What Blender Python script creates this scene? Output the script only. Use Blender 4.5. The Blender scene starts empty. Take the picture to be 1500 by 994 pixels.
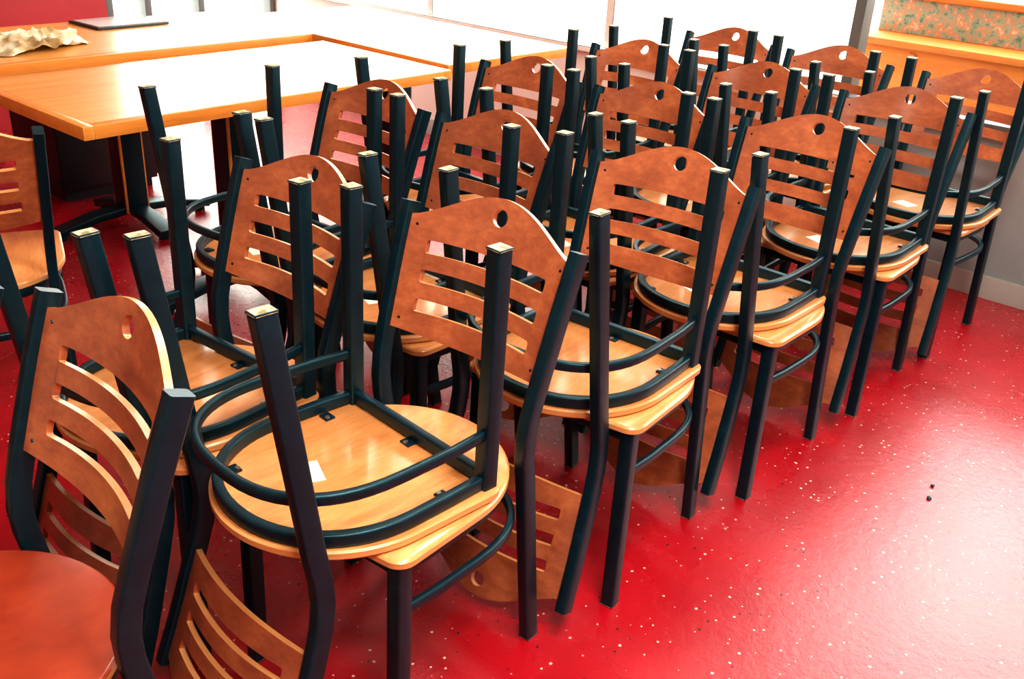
import bpy, bmesh, math, random
from mathutils import Matrix, Vector, noise
random.seed(7)
scene=bpy.context.scene
COL=bpy.context.collection

# ---------------------------------------------------------------- materials
def newmat(name):
    m=bpy.data.materials.new(name);m.use_nodes=True
    nt=m.node_tree;b=nt.nodes['Principled BSDF'];return m,nt,b
def N(nt,t,**k):
    n=nt.nodes.new(t)
    for a,v in k.items():
        if a in n.inputs: n.inputs[a].default_value=v
        else: setattr(n,a,v)
    return n
def ramp(nt,stops,interp='LINEAR'):
    r=nt.nodes.new('ShaderNodeValToRGB');r.color_ramp.interpolation=interp
    e=r.color_ramp.elements
    while len(e)>1: e.remove(e[-1])
    e[0].position=stops[0][0];e[0].color=(*stops[0][1],1)
    for p,c in stops[1:]:
        x=e.new(p);x.color=(*c,1)
    return r
def setp(b,**k):
    for a,v in k.items():
        b.inputs[a.replace('_',' ')].default_value=v

def wood_mat(name,c1,c2,c3,rough=.32,coat=.5,scale=(14,2.2,14),var=(.86,1.1)):
    m,nt,b=newmat(name);L=nt.links
    tc=N(nt,'ShaderNodeTexCoord');oi=N(nt,'ShaderNodeObjectInfo')
    mul=N(nt,'ShaderNodeMath',operation='MULTIPLY');mul.inputs[1].default_value=37.0
    L.new(oi.outputs['Random'],mul.inputs[0])
    add=N(nt,'ShaderNodeVectorMath',operation='ADD')
    L.new(tc.outputs['Object'],add.inputs[0]);L.new(mul.outputs[0],add.inputs[1])
    mp=N(nt,'ShaderNodeMapping');mp.inputs['Scale'].default_value=scale
    L.new(add.outputs[0],mp.inputs['Vector'])
    n1=N(nt,'ShaderNodeTexNoise',Scale=1.6,Detail=6.0,Roughness=.62,Distortion=.6);L.new(mp.outputs[0],n1.inputs['Vector'])
    mp2=N(nt,'ShaderNodeMapping');mp2.inputs['Scale'].default_value=tuple(s*7 for s in scale)
    L.new(add.outputs[0],mp2.inputs['Vector'])
    n2=N(nt,'ShaderNodeTexNoise',Scale=1.5,Detail=4.0,Roughness=.7);L.new(mp2.outputs[0],n2.inputs['Vector'])
    mx=N(nt,'ShaderNodeMix',data_type='FLOAT');mx.inputs[0].default_value=.35
    L.new(n1.outputs['Fac'],mx.inputs[2]);L.new(n2.outputs['Fac'],mx.inputs[3])
    r=ramp(nt,[(.3,c1),(.5,c2),(.7,c3)]);L.new(mx.outputs[0],r.inputs[0])
    hv=N(nt,'ShaderNodeHueSaturation');L.new(r.outputs[0],hv.inputs['Color'])
    mr=N(nt,'ShaderNodeMapRange');mr.inputs['To Min'].default_value=var[0];mr.inputs['To Max'].default_value=var[1]
    L.new(oi.outputs['Random'],mr.inputs['Value']);L.new(mr.outputs[0],hv.inputs['Value'])
    L.new(hv.outputs[0],b.inputs['Base Color'])
    bp=N(nt,'ShaderNodeBump',Strength=.06,Distance=.002);L.new(n2.outputs['Fac'],bp.inputs['Height']);L.new(bp.outputs[0],b.inputs['Normal'])
    setp(b,Roughness=rough,Coat_Weight=coat,Coat_Roughness=.16)
    return m
M_seat=wood_mat('seat_wood',(.44,.15,.045),(.67,.27,.09),(.82,.39,.15))
M_seatred=wood_mat('seat_wood_dark_red',(.18,.018,.006),(.27,.030,.009),(.34,.045,.012),coat=.2,rough=.4,scale=(5,3,9))  # darker, redder wood tone for the seat of one chair
M_back=wood_mat('back_wood',(.20,.052,.023),(.36,.098,.040),(.56,.18,.068),scale=(5,5,9),rough=.32,var=(.75,1.1))
M_edge=wood_mat('ply_edge',(.50,.21,.07),(.62,.28,.10),(.72,.36,.15),scale=(3,3,60),coat=.2)
M_table=wood_mat('table_wood',(.56,.22,.04),(.70,.31,.07),(.80,.40,.11),scale=(14,1.2,14),rough=.36,coat=.4)
M_tedge=wood_mat('table_edge_wood',(.58,.18,.025),(.70,.25,.045),(.78,.32,.07),scale=(12,1.2,12),coat=.4)
M_booth=wood_mat('booth_wood',(.42,.11,.012),(.54,.16,.020),(.62,.22,.04),scale=(1.2,10,10),coat=.0,rough=.6)

def metal_mat():
    m,nt,b=newmat('black_powder_coat');L=nt.links
    tc=N(nt,'ShaderNodeTexCoord')
    n=N(nt,'ShaderNodeTexNoise',Scale=420.0,Detail=2.0);L.new(tc.outputs['Object'],n.inputs['Vector'])
    n2=N(nt,'ShaderNodeTexNoise',Scale=30.0,Detail=6.0,Roughness=.75);L.new(tc.outputs['Object'],n2.inputs['Vector'])
    r=ramp(nt,[(.3,(.002,.009,.016)),(.68,(.003,.019,.031)),(.75,(.06,.10,.12))]);L.new(n2.outputs['Fac'],r.inputs[0])
    L.new(r.outputs[0],b.inputs['Base Color'])
    bp=N(nt,'ShaderNodeBump',Strength=.25,Distance=.001);L.new(n.outputs['Fac'],bp.inputs['Height']);L.new(bp.outputs[0],b.inputs['Normal'])
    setp(b,Roughness=.36,Specular_IOR_Level=.55,Specular_Tint=(.40,.86,1,1))
    return m
M_metal=metal_mat()
def simple(name,c,rough=.5,metal=0,noise_s=0,c2=None,**k):
    m,nt,b=newmat(name)
    setp(b,Base_Color=(*c,1),Roughness=rough,Metallic=metal)
    if c2:
        tc=N(nt,'ShaderNodeTexCoord');n=N(nt,'ShaderNodeTexNoise',Scale=noise_s,Detail=5.0)
        r=ramp(nt,[(.38,c),(.62,c2)]);nt.links.new(tc.outputs['Object'],n.inputs['Vector']);nt.links.new(n.outputs['Fac'],r.inputs[0]);nt.links.new(r.outputs[0],b.inputs['Base Color'])
    setp(b,**k);return m
M_glide=simple('worn_glide',(.20,.17,.09),.8,0,70,(.55,.50,.34))
M_label=simple('paper_label',(.8,.79,.72),.7)
M_screw=simple('screw_steel',(.35,.35,.35),.35,.9)
M_wall=simple('painted_wall',(.25,.30,.31),.45,0,3,(.31,.35,.36))
M_wallglare=simple('glare_lit_wall',(.86,.78,.72),.5,0,3,(.9,.83,.78))  # window glare painted in: lighter wall colour for the left part
M_white=simple('white_paint',(.62,.60,.56),.5,0,4,(.66,.64,.60))
M_frameglare=simple('glare_lit_frame',(.88,.87,.82),.5)  # sill and mullions on the left, washed-out glare put into their colour
M_dim=simple('tan_wall_paint',(.30,.26,.23),.6,0,4,(.34,.30,.27))
M_alu=simple('window_frame_metal',(.16,.19,.20),.4,.4)
M_trim=simple('cove_trim',(.40,.40,.38),.4)
M_redwall=simple('red_painted_wall',(.33,.015,.02),.5,0,3,(.40,.02,.03))
M_ground=simple('pale_concrete',(.55,.53,.48),.8,0,2,(.62,.6,.55))

def floor_mat():
    m,nt,b=newmat('red_epoxy_floor');L=nt.links
    tc=N(nt,'ShaderNodeTexCoord')
    v=N(nt,'ShaderNodeTexVoronoi',Scale=58.0,Randomness=1.0);L.new(tc.outputs['Object'],v.inputs['Vector'])
    nd=N(nt,'ShaderNodeTexNoise',Scale=320.0,Detail=2.0);L.new(tc.outputs['Object'],nd.inputs['Vector'])
    a1=N(nt,'ShaderNodeMath',operation='MULTIPLY_ADD');a1.inputs[1].default_value=.16;L.new(nd.outputs['Fac'],a1.inputs[0]);L.new(v.outputs['Distance'],a1.inputs[2])
    sep=N(nt,'ShaderNodeSeparateColor');L.new(v.outputs['Color'],sep.inputs[0])
    thr=N(nt,'ShaderNodeMapRange');thr.inputs['From Min'].default_value=0;thr.inputs['From Max'].default_value=1;thr.inputs['To Min'].default_value=.14;thr.inputs['To Max'].default_value=.28
    L.new(sep.outputs[1],thr.inputs['Value'])
    lt=N(nt,'ShaderNodeMath',operation='LESS_THAN');L.new(a1.outputs[0],lt.inputs[0]);L.new(thr.outputs[0],lt.inputs[1])
    pick=N(nt,'ShaderNodeMath',operation='GREATER_THAN');pick.inputs[1].default_value=.56;L.new(sep.outputs[0],pick.inputs[0])
    wm=N(nt,'ShaderNodeMath',operation='MULTIPLY');L.new(lt.outputs[0],wm.inputs[0]);L.new(pick.outputs[0],wm.inputs[1])
    pick2=N(nt,'ShaderNodeMath',operation='LESS_THAN');pick2.inputs[1].default_value=.15;L.new(sep.outputs[0],pick2.inputs[0])
    dm=N(nt,'ShaderNodeMath',operation='MULTIPLY');L.new(lt.outputs[0],dm.inputs[0]);L.new(pick2.outputs[0],dm.inputs[1])
    n=N(nt,'ShaderNodeTexNoise',Scale=2.5,Detail=6.0,Roughness=.6);L.new(tc.outputs['Object'],n.inputs['Vector'])
    r=ramp(nt,[(.3,(.32,.0015,.009)),(.7,(.47,.003,.015))]);L.new(n.outputs['Fac'],r.inputs[0])
    m1=N(nt,'ShaderNodeMix',data_type='RGBA');L.new(wm.outputs[0],m1.inputs[0]);L.new(r.outputs[0],m1.inputs[6]);m1.inputs[7].default_value=(.80,.64,.54,1)
    m2=N(nt,'ShaderNodeMix',data_type='RGBA');L.new(dm.outputs[0],m2.inputs[0]);L.new(m1.outputs[2],m2.inputs[6]);m2.inputs[7].default_value=(.03,.01,.012,1)
    L.new(m2.outputs[2],b.inputs['Base Color'])
    n3=N(nt,'ShaderNodeTexNoise',Scale=44.0,Detail=6.0,Roughness=.74);L.new(tc.outputs['Object'],n3.inputs['Vector'])
    bp=N(nt,'ShaderNodeBump',Strength=.5,Distance=.004);L.new(n3.outputs['Fac'],bp.inputs['Height']);L.new(bp.outputs[0],b.inputs['Normal'])
    bc=N(nt,'ShaderNodeBump',Strength=.25,Distance=.004);L.new(n3.outputs['Fac'],bc.inputs['Height']);L.new(bc.outputs[0],b.inputs['Coat Normal'])
    rr=N(nt,'ShaderNodeMapRange');rr.inputs['From Min'].default_value=.3;rr.inputs['From Max'].default_value=.7;rr.inputs['To Min'].default_value=.22;rr.inputs['To Max'].default_value=.34;L.new(n.outputs['Fac'],rr.inputs['Value']);L.new(rr.outputs[0],b.inputs['Roughness'])
    setp(b,IOR=1.5,Coat_Weight=.45,Coat_Roughness=.18,Specular_Tint=(.85,.97,1,1))
    return m
M_floor=floor_mat()
def granite():
    m,nt,b=newmat('speckled_granite');L=nt.links
    tc=N(nt,'ShaderNodeTexCoord');n=N(nt,'ShaderNodeTexNoise',Scale=26.0,Detail=5.0,Roughness=.7);L.new(tc.outputs['Object'],n.inputs['Vector'])
    r=ramp(nt,[(.36,(.08,.16,.11)),(.48,(.26,.34,.26)),(.54,(.46,.19,.09)),(.66,(.54,.48,.36))]);L.new(n.outputs['Fac'],r.inputs[0]);L.new(r.outputs[0],b.inputs['Base Color']);setp(b,Roughness=.5)
    return m
M_granite=granite()

# ---------------------------------------------------------------- mesh helpers
def rrect(w,h,r,seg=3):
    pts=[]
    for cx,cy,a0 in ((w/2-r,h/2-r,0),(-w/2+r,h/2-r,90),(-w/2+r,-h/2+r,180),(w/2-r,-h/2+r,270)):
        for i in range(seg+1):
            a=math.radians(a0+90*i/seg);pts.append((cx+r*math.cos(a),cy+r*math.sin(a)))
    return pts
def sweep(bm,path,prof,side,mat=0,caps=True):
    rings=[];n=len(path)
    for i,p in enumerate(path):
        if i==0:t=path[1]-path[0]
        elif i==n-1:t=path[-1]-path[-2]
        else:t=(path[i+1]-path[i]).normalized()+(path[i]-path[i-1]).normalized()
        t.normalize()
        s=side if isinstance(side,Vector) else side(i)
        s=(s-t*s.dot(t)).normalized();u=t.cross(s)
        rings.append([bm.verts.new(p+s*a+u*b) for a,b in prof])
    k=len(prof)
    for i in range(n-1):
        for j in range(k):
            f=bm.faces.new((rings[i][j],rings[i][(j+1)%k],rings[i+1][(j+1)%k],rings[i+1][j]));f.material_index=mat
    if caps:
        f=bm.faces.new(rings[0][::-1]);f.material_index=mat
        f=bm.faces.new(rings[-1]);f.material_index=mat
def box(bm,x0,x1,y0,y1,z0,z1,mat=0,bev=0):
    r=bmesh.ops.create_cube(bm,size=1)
    vs=r['verts']
    for v in vs: v.co=Vector(((x0+x1)/2+v.co.x*(x1-x0),(y0+y1)/2+v.co.y*(y1-y0),(z0+z1)/2+v.co.z*(z1-z0)))
    fs={f for v in vs for f in v.link_faces}
    for f in fs: f.material_index=mat
    if bev:
        es=list({e for v in vs for e in v.link_edges})
        bmesh.ops.bevel(bm,geom=es,offset=bev,segments=2,profile=.6,affect='EDGES')
def cyl(bm,p,r,h,mat=0,seg=12,axis=None):
    m=Matrix.Translation(p)
    if axis is not None: m=m@axis.to_4x4()
    q=bmesh.ops.create_cone(bm,cap_ends=True,segments=seg,radius1=r,radius2=r,depth=h,matrix=m)
    for f in {f for v in q['verts'] for f in v.link_faces}: f.material_index=mat
def tomesh(bm,name,mats,angle=35):
    bmesh.ops.recalc_face_normals(bm,faces=bm.faces)
    me=bpy.data.meshes.new(name);bm.to_mesh(me);bm.free()
    for m in mats: me.materials.append(m)
    for p in me.polygons: p.use_smooth=True
    me.set_sharp_from_angle(angle=math.radians(angle))
    return me
def add(name,me,M=None):
    o=bpy.data.objects.new(name,me);COL.objects.link(o)
    if M is not None:o.matrix_world=M
    return o

# ---------------------------------------------------------------- dining chair
ZS=.446;H=.827
WF,YF,WR,YR,WT,YT=.186,.166,.171,.224,.194,.257
def postpath(s):
    pts=[(WR,YR,.004),(.1735,.197,.2),(.1765,.170,.40),(.1775,.160,.46),(.179,.158,.50),(.181,.164,.545),(.184,.180,.60),(.190,.222,.73),(WT,YT,H)]
    return [Vector((s*x,y,z)) for x,y,z in pts]
def post_at(z):
    P=postpath(1)
    for a,b in zip(P,P[1:]):
        if a.z<=z<=b.z:
            t=(z-a.z)/(b.z-a.z);return a.lerp(b,t)
    a,b=P[-2],P[-1];t=(z-a.z)/(b.z-a.z);return a.lerp(b,t)
def build_chair():
    bm=bmesh.new()
    prof=rrect(.024,.034,.004)
    for s in(-1,1):
        sweep(bm,postpath(s),prof,Vector((1,0,0)),0)
    lp=rrect(.030,.030,.004)
    for s in(-1,1):
        sweep(bm,[Vector((s*(WF+.002),-YF-.006,.003)),Vector((s*WF,-YF,.427))],lp,Vector((1,0,0)),0)
        box(bm,s*(WF+.002)-.0155,s*(WF+.002)+.0155,-YF-.006-.0155,-YF-.006+.0155,0,.005,3,.002)
        box(bm,s*WR-.0125,s*WR+.0125,YR-.0175,YR+.0175,0,.005,3,.002)
    def upath(rx,ry,cy,n,z,inset=0):
        pts=[Vector((WF-inset,-YF,z)),Vector((rx-.002,-YF*.5,z))]
        K=28
        for i in range(K+1):
            a=math.pi*i/K;c,sn=math.cos(a),math.sin(a)
            pts.append(Vector((math.copysign(abs(c)**(2/n),c)*rx,cy+sn**(2/n)*ry if sn>1e-9 else cy,z)))
        pts+= [Vector((-rx+.002,-YF*.5,z)),Vector((-WF+inset,-YF,z))]
        return pts
    sweep(bm,upath(.192,.196,.0,2.1,.415),rrect(.024,.018,.004),Vector((0,0,1)),0)
    sweep(bm,[Vector((-WF,-YF,.413)),Vector((WF,-YF,.413))],rrect(.026,.018,.004),Vector((0,0,1)),0)
    sweep(bm,upath(.196,.202,.015,2.5,.325),rrect(.020,.014,.005),Vector((0,0,1)),0)
    for x,y in((.165,-.09),(-.165,-.09),(.12,.13),(-.12,.13),(0,-.150)):
        box(bm,x-.012,x+.012,y-.010,y+.010,.4235,.4275,0,.001)
        cyl(bm,Vector((x*.96,y*.96,.4225)),.0045,.003,5,10)
    R=.213
    def seat_outline(ins):
        p=[];r=R-ins
        K=36
        for i in range(K+1):
            a=math.pi*i/K;p.append((r*math.cos(a),r*math.sin(a)))
        cr=.032;xf=R-ins;yf=-.192+ins
        for i in range(7):
            a=math.pi+ (math.pi/2)*i/6
            p.append((-xf+cr+cr*math.cos(a),yf+cr+cr*math.sin(a)))
        for i in range(1,8):
            t=i/8;x=-(xf-cr)+2*(xf-cr)*t;p.append((x,yf-.008*math.sin(math.pi*t)))
        for i in range(7):
            a=1.5*math.pi+(math.pi/2)*i/6
            p.append((xf-cr+cr*math.cos(a),yf+cr+cr*math.sin(a)))
        return p
    layers=[(.004,.428,4),(.0,.431,4),(.0,.441,4),(.0025,.4445,1),(.006,ZS,1)]
    rings=[[bm.verts.new((x,y,z)) for x,y in seat_outline(i)] for i,z,_ in layers]
    n=len(rings[0])
    for k in range(len(rings)-1):
        for j in range(n):
            f=bm.faces.new((rings[k][j],rings[k][(j+1)%n],rings[k+1][(j+1)%n],rings[k+1][j]));f.material_index=4 if k<2 else 1
    f=bm.faces.new(rings[0][::-1]);f.material_index=1
    f=bm.faces.new(rings[-1]);f.material_index=1
    # paper label under the seat
    r=bmesh.ops.create_cube(bm,size=1);c,s_=math.cos(.35),math.sin(.35)
    for v in r['verts']:
        x,y=v.co.x*.062,v.co.y*.048
        v.co=Vector((-.035+x*c-y*s_,.040+x*s_+y*c,.4275+v.co.z*.0008))
    for f in {f for v in r['verts'] for f in v.link_faces}: f.material_index=6
    # bent ply back panel with three slots and a round hole
    b2=bmesh.new()
    z0=.600;HV=.216;arch=.062
    slots=[(.036,.061),(.092,.117),(.148,.173)]
    hc,hr=.243,.0160;us=.138
    ul=.180
    us_list=set()
    for i in range(-9,10): us_list.add(round(i*us/9*.985,5))
    for u in (us,us*.998,us*.988,us*.97,.150,.165,ul-.001,ul): us_list|={u,-u}
    for i in range(0,9): us_list|={round(hr*math.cos(math.pi*i/16),5),-round(hr*math.cos(math.pi*i/16),5)}
    us_list=sorted(us_list)
    cr=.006
    def slot(lo,hi,u):
        a=abs(u);m=(lo+hi)/2
        if a>=us: return m,m
        d=us-a
        if d<cr: h=(hi-lo)/2-cr+math.sqrt(max(0,cr*cr-(cr-d)**2));return m-h,m+h
        return lo,hi
    def P(u,v):
        z=z0+v*.957
        c=post_at(z);halfw=(c.x-.010)
        y=c.y+.030*(1-(u/ul)**2)-.004
        return Vector((u/ul*halfw,y,z))
    cols=[]
    for u in us_list:
        t=u/ul
        top=HV+arch*(math.cos(math.pi/2*t)**1.5 if abs(t)<1 else 0)
        bot=0.0-.012*(1-t*t)
        hh=math.sqrt(max(0,hr*hr-u*u))
        vals=[bot]
        for lo,hi in slots: vals+=list(slot(lo,hi,u))
        ce=hc if hh>0 else min(hc,(slots[2][1]+top)/2)
        vals+=[ce-hh,ce+hh,top]
        cols.append([b2.verts.new(P(u,v)) for v in vals])
    for a,b in zip(cols,cols[1:]):
        for k in range(0,9,2):
            try:b2.faces.new((a[k],b[k],b[k+1],a[k+1]))
            except Exception: pass
    bmesh.ops.remove_doubles(b2,verts=b2.verts,dist=1e-5)
    bmesh.ops.recalc_face_normals(b2,faces=b2.faces)
    bmesh.ops.solidify(b2,geom=b2.faces[:],thickness=.011)
    me=bpy.data.meshes.new('tmp');b2.to_mesh(me);b2.free()
    k0=len(bm.faces);bm.from_mesh(me);bm.faces.ensure_lookup_table()
    bm.normal_update()
    for f in bm.faces[k0:]: f.material_index=4 if abs(f.normal.z)>.75 else 2
    bpy.data.meshes.remove(me)
    for s in(-1,1):
        for z in(.618,.79):
            c=post_at(z);cyl(bm,Vector((s*(c.x-.026),c.y+.006,z)),.0028,.012,0,10,Matrix.Rotation(math.pi/2,3,'X'))
    return tomesh(bm,'dining_chair',[M_metal,M_seat,M_back,M_glide,M_edge,M_screw,M_label])
CH=build_chair()
def up(x,y,a): return add('dining_chair',CH,Matrix.Translation((x,y,0))@Matrix.Rotation(a,4,'Z'))
def inv(x,y,a): return add('dining_chair',CH,Matrix.Translation((x,y,2*ZS+.0005))@Matrix.Rotation(a,4,'Z')@Matrix.Rotation(math.pi,4,'X'))
pairs=[
 [0.0,0.0,0.066,-0.014,-0.101,-0.065],
 [0.012,0.584,0.094,-0.003,0.524,0.058],
 [0.028,1.166,-0.005,-0.003,1.108,-0.009],
 [0.034,1.774,0.019,0.029,1.715,0.012],
 [0.048,2.343,-0.055,0.059,2.277,0.02],
 [-0.441,-0.091,0.013,-0.443,-0.154,0.076],
 [-0.49,0.528,-0.015,-0.50,0.464,-0.007],
 [-0.460,1.162,0.016,-0.45,1.102,0.035],
 [-0.455,1.765,-0.03,-0.450,1.700,0.02],
 [-0.450,2.350,0.02,-0.455,2.285,-0.03],
 [-0.93,0.518,-0.016,-0.94,0.446,0.09],
 [-0.935,1.157,-0.015,-0.929,1.095,-0.049],
 [-0.935,1.765,0.02,-0.930,1.700,0.04],
 [-0.925,2.365,-0.02,-0.935,2.300,0.02]]
for q in pairs:
    up(*q[:3]);inv(*q[3:])
A0=up(-0.058,-0.707,-0.067)
A0.material_slots[1].link='OBJECT';A0.material_slots[1].material=M_seatred
up(-0.488,-0.755,0.03)
up(-1.40,-0.145,math.radians(-112))
up(-3.72,.70,math.radians(80))

# ---------------------------------------------------------------- tables
def build_table(lx,ly):
    bm=bmesh.new();T=.75;e=.03
    box(bm,-lx/2+e,lx/2-e,-ly/2+e,ly/2-e,T-.030,T-.0003,0)
    for x0,x1,y0,y1 in((-lx/2,lx/2,-ly/2,-ly/2+e),(-lx/2,lx/2,ly/2-e,ly/2),(-lx/2,-lx/2+e,-ly/2+e,ly/2-e),(lx/2-e,lx/2,-ly/2+e,ly/2-e)):
        box(bm,x0,x1,y0,y1,T-.036,T,1,.003)
    box(bm,-.14,.14,-.14,.14,T-.045,T-.036,2,.003)
    box(bm,-.05,.05,-.05,.05,.06,T-.045,2,.008)
    for a in range(4):
        d=Matrix.Rotation(a*math.pi/2,3,'Z')
        L=.26 if a%2==0 else .33
        pth=[d@Vector((.0,0,.075)),d@Vector((L*.5,0,.062)),d@Vector((L*.9,0,.035)),d@Vector((L,0,.028))]
        sweep(bm,pth,rrect(.075,.03,.006),d@Vector((0,1,0)),2)
        cyl(bm,d@Vector((L-.03,0,.008)),.022,.016,2,16)
    return tomesh(bm,'dining_table',[M_table,M_tedge,M_metal])
TB=build_table(.70,1.34)
add('dining_table',TB,Matrix.Translation((-1.70,.82,0))@Matrix.Rotation(.015,4,'Z'))
add('dining_table',TB,Matrix.Translation((-2.56,.88,0)))
add('dining_table',TB,Matrix.Translation((-2.10,1.90,0))@Matrix.Rotation(math.pi/2,4,'Z'))
bm=bmesh.new()
M_cab=simple('dark_laminate',(.008,.012,.018),.4)
box(bm,-.20,.20,-.22,.22,.04,.60,0,.004);box(bm,-.18,.18,-.20,.20,0,.04,0)
box(bm,.20,.215,-.215,-.005,.06,.58,0,.003);box(bm,.20,.215,.005,.215,.06,.58,0,.003)
for s in(-1,1): box(bm,.215,.228,s*.03-.005,s*.03+.005,.32,.44,1,.002)
add('storage_cabinet',tomesh(bm,'storage_cabinet',[M_cab,M_screw]),Matrix.Translation((-3.16,1.00,0)))

# things on the table
bm=bmesh.new()
bmesh.ops.create_grid(bm,x_segments=90,y_segments=70,size=.5)
for v in bm.verts:
    x,y=v.co.x*2,v.co.y*2
    n=noise.noise(Vector((x*1.6,y*1.6,3.1)));n2=abs(noise.noise(Vector((x*3.2+4,y*2.4,1.7))));n3=abs(noise.noise(Vector((x*6+1,y*5,7.7))))
    r=math.hypot(x,y)/1.25
    hgt=max(0,.016+.025*n+.060*(.45-n2)+.03*(.3-n3))*max(0.0,1-r**4)
    v.co=Vector((x*.10+.05*noise.noise(Vector((x*1.5,y*1.5,9))),y*.19+.06*noise.noise(Vector((x*1.5,y*1.5,5))),hgt+.004))
bmesh.ops.solidify(bm,geom=bm.faces[:],thickness=.002)
M_cloth=simple('printed_cloth',(.90,.86,.68),.9,0,13,(.38,.25,.11))
add('crumpled_cloth',tomesh(bm,'crumpled_cloth',[M_cloth],80),Matrix.Translation((-2.48,.53,.7505))@Matrix.Rotation(.3,4,'Z'))
bm=bmesh.new()
box(bm,-.11,.11,-.155,.155,.0,.010,0,.003);box(bm,-.10,.10,-.145,.145,.010,.0115,1,.0005);cyl(bm,Vector((.085,0,.0118)),.006,.001,0)
add('tablet_computer',tomesh(bm,'tablet',[simple('dark_plastic',(.03,.03,.035),.4),simple('pale_screen',(.6,.62,.62),.15)]),Matrix.Translation((-2.78,1.03,.7505))@Matrix.Rotation(.05,4,'Z'))

def crumb(x,y,s):
    bm=bmesh.new();bmesh.ops.create_icosphere(bm,subdivisions=2,radius=s)
    for v in bm.verts:
        v.co*=1+.5*noise.noise(v.co*180+Vector((x*9,y*9,0)));v.co.z*=.6
    mz=min(v.co.z for v in bm.verts)
    for v in bm.verts:v.co.z-=mz
    add('floor_crumb',tomesh(bm,'crumb',[M_metal]),Matrix.Translation((x,y,0)))
crumb(.545,1.40,.005);crumb(.56,1.335,.006)

# ---------------------------------------------------------------- room
def boxobj(name,x0,x1,y0,y1,z0,z1,m,bev=0):
    bm=bmesh.new();box(bm,x0,x1,y0,y1,z0,z1,0,bev);return add(name,tomesh(bm,name,[m]))
XL,XR,YN,YFAR,ZC=-4.3,2.4,-2.6,2.86,2.75
boxobj('floor',XL-.1,XR+.1,YN-.1,YFAR+.1,-.1,0,M_floor)
boxobj('ceiling',XL-.1,XR+.1,YN-.1,YFAR+.1,ZC,ZC+.1,M_white)
SILL=.62;XM=-.52
def joined(name,parts,mats):
    bm=bmesh.new()
    for p in parts: box(bm,*p)
    return add(name,tomesh(bm,name,mats))
HEAD=2.45
joined('wall_far',[(XM,XR+.1,YFAR,YFAR+.1,0,SILL,0),(XL-.1,XM,YFAR,YFAR+.1,0,SILL,1),(XL-.1,XR+.1,YFAR,YFAR+.1,HEAD,ZC,0)],[M_wall,M_wallglare])  # left of the mullion the wall colour carries the glare
joined('trim_sill_far',[(XM,XR,YFAR-.03,YFAR+.12,SILL,SILL+.03,0,.004),(XL,XM,YFAR-.03,YFAR+.12,SILL,SILL+.03,1,.004)],[M_alu,M_frameglare])
boxobj('baseboard_far',XL,XR,YFAR-.012,YFAR,0,.09,M_trim,.003)
bm=bmesh.new()
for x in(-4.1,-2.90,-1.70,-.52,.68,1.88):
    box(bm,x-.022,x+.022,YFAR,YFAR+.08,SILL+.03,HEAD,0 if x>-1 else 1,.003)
box(bm,XL,XR,YFAR,YFAR+.08,HEAD-.05,HEAD,0,.003)
add('window_1',tomesh(bm,'window_1',[M_alu,M_frameglare]))
YS=1.75
joined('wall_left',[(XL-.1,XL,YN-.1,YS,0,ZC,0),(XL-.1,XL,YS,YFAR,HEAD,ZC,0),(XL-.1,XL,YS,YFAR,0,.06,0)],[M_redwall])
bm=bmesh.new()
for y in(1.77,2.0,2.34,2.84):
    box(bm,XL-.08,XL,y-.02,y+.02,.06,HEAD,0,.003)
add('window_2',tomesh(bm,'window_2',[M_alu]))
boxobj('wall_right',XR,XR+.1,YN-.1,YFAR+.1,0,ZC,M_dim)
boxobj('wall_near',XL-.1,XR+.1,YN-.1,YN,0,ZC,M_dim)
boxobj('ground_outside',-30,30,-30,40,-.25,-.12,M_ground)

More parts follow.
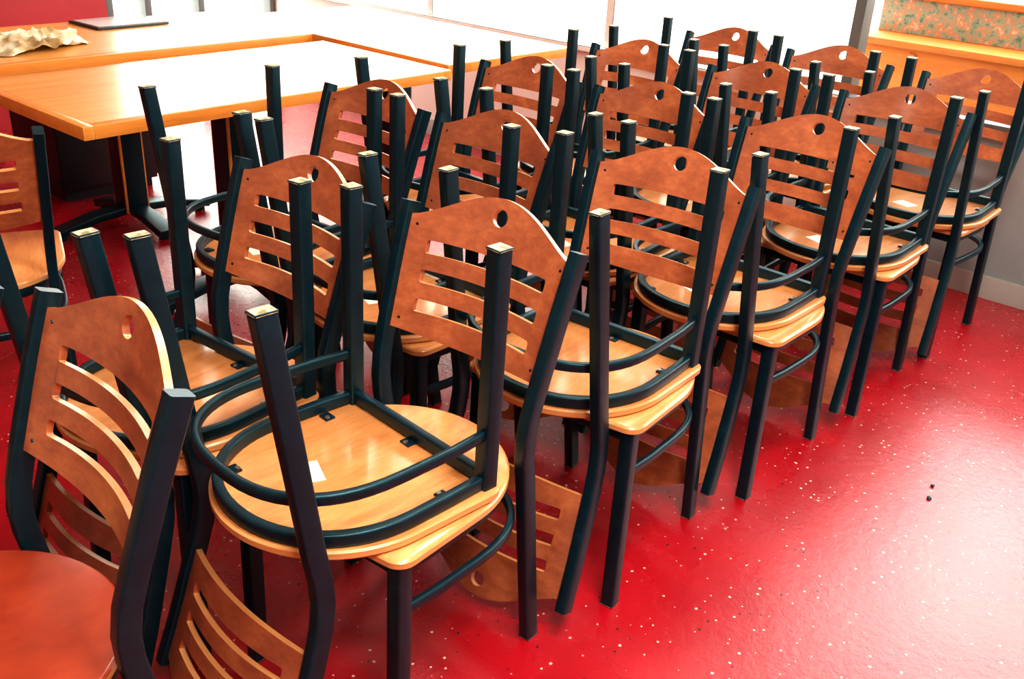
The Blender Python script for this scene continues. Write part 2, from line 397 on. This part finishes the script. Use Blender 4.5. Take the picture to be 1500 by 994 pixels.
# booth seating beyond the glass
bm=bmesh.new()
x0,x1,y0=-.80,2.6,3.55
box(bm,x0,x1,y0,y0+.04,0,.76,0,.004)
box(bm,x0-.02,x1,y0-.03,y0+.26,.76,.79,0,.006)
box(bm,x0,x1,y0+.22,y0+.26,.79,.945,1,.003)
box(bm,x0-.02,x1,y0+.20,y0+.34,.945,.975,0,.006)
box(bm,x0,x0+.04,y0+.04,y0+.26,0,.76,0,.004)
for i in range(6): box(bm,x0+.25+i*.6,x0+.28+i*.6,y0-.008,y0,.05,.74,0,.002)
box(bm,x0,x1,y0+.24,y0+.28,-.12,.80,0)
box(bm,x0,x1,y0,y0+.28,-.12,0,0)
add('booth_bench',tomesh(bm,'booth_bench',[M_booth,M_granite]))

# ---------------------------------------------------------------- light
w=bpy.data.worlds.new('World');scene.world=w;w.use_nodes=True
bg=w.node_tree.nodes['Background'];bg.inputs[0].default_value=(1,.98,.87,1);bg.inputs[1].default_value=7.0
def fill_light(x,y,sx,sy,p,col=(1,.93,.80)):  # added fill: unseen panels overhead that brighten the chairs
    bm=bmesh.new();box(bm,-sx/2-.02,sx/2+.02,-sy/2-.02,sy/2+.02,0,.03,0,.004)
    o=add('fill_panel',tomesh(bm,'fill_panel',[M_white]),Matrix.Translation((x,y,ZC-.03)))
    l=bpy.data.lights.new('fill_lamp','AREA');l.shape='RECTANGLE';l.size=sx;l.size_y=sy;l.energy=p;l.color=col
    lo=bpy.data.objects.new('fill_lamp',l);COL.objects.link(lo);lo.parent=o;lo.location=(0,0,-.01)
fill_light(1.5,-.9,.5,.5,66)  # front fill from above the camera, in place of a flash
fill_light(.9,.1,.5,.5,60)
fill_light(-.6,1.5,.5,.5,30)
fill_light(-1.2,-1.4,.5,.5,6)
s=bpy.data.lights.new('sun','SUN');s.energy=.27;s.angle=math.radians(9);s.color=(.93,.98,1)
so=bpy.data.objects.new('sun',s);COL.objects.link(so)
d=Vector((.125,-.835,-.545));so.rotation_euler=d.to_track_quat('-Z','Y').to_euler()

# ---------------------------------------------------------------- camera
R=Matrix(((.74182,-.32709,.58542),(.66866,.29444,-.68279),(.05096,.89795,.43713)))
q=R.to_quaternion();q.normalize()
cd=bpy.data.cameras.new('camera');cd.sensor_width=36;cd.lens=1435.0*36/1500;cd.clip_start=.02
cam=bpy.data.objects.new('camera',cd);COL.objects.link(cam)
cam.matrix_world=Matrix.Translation((1.104,-.974,1.411))@q.to_matrix().to_4x4()
scene.camera=cam
scene.view_settings.view_transform='Standard'
try: scene.view_settings.look='Medium High Contrast'
except Exception: pass
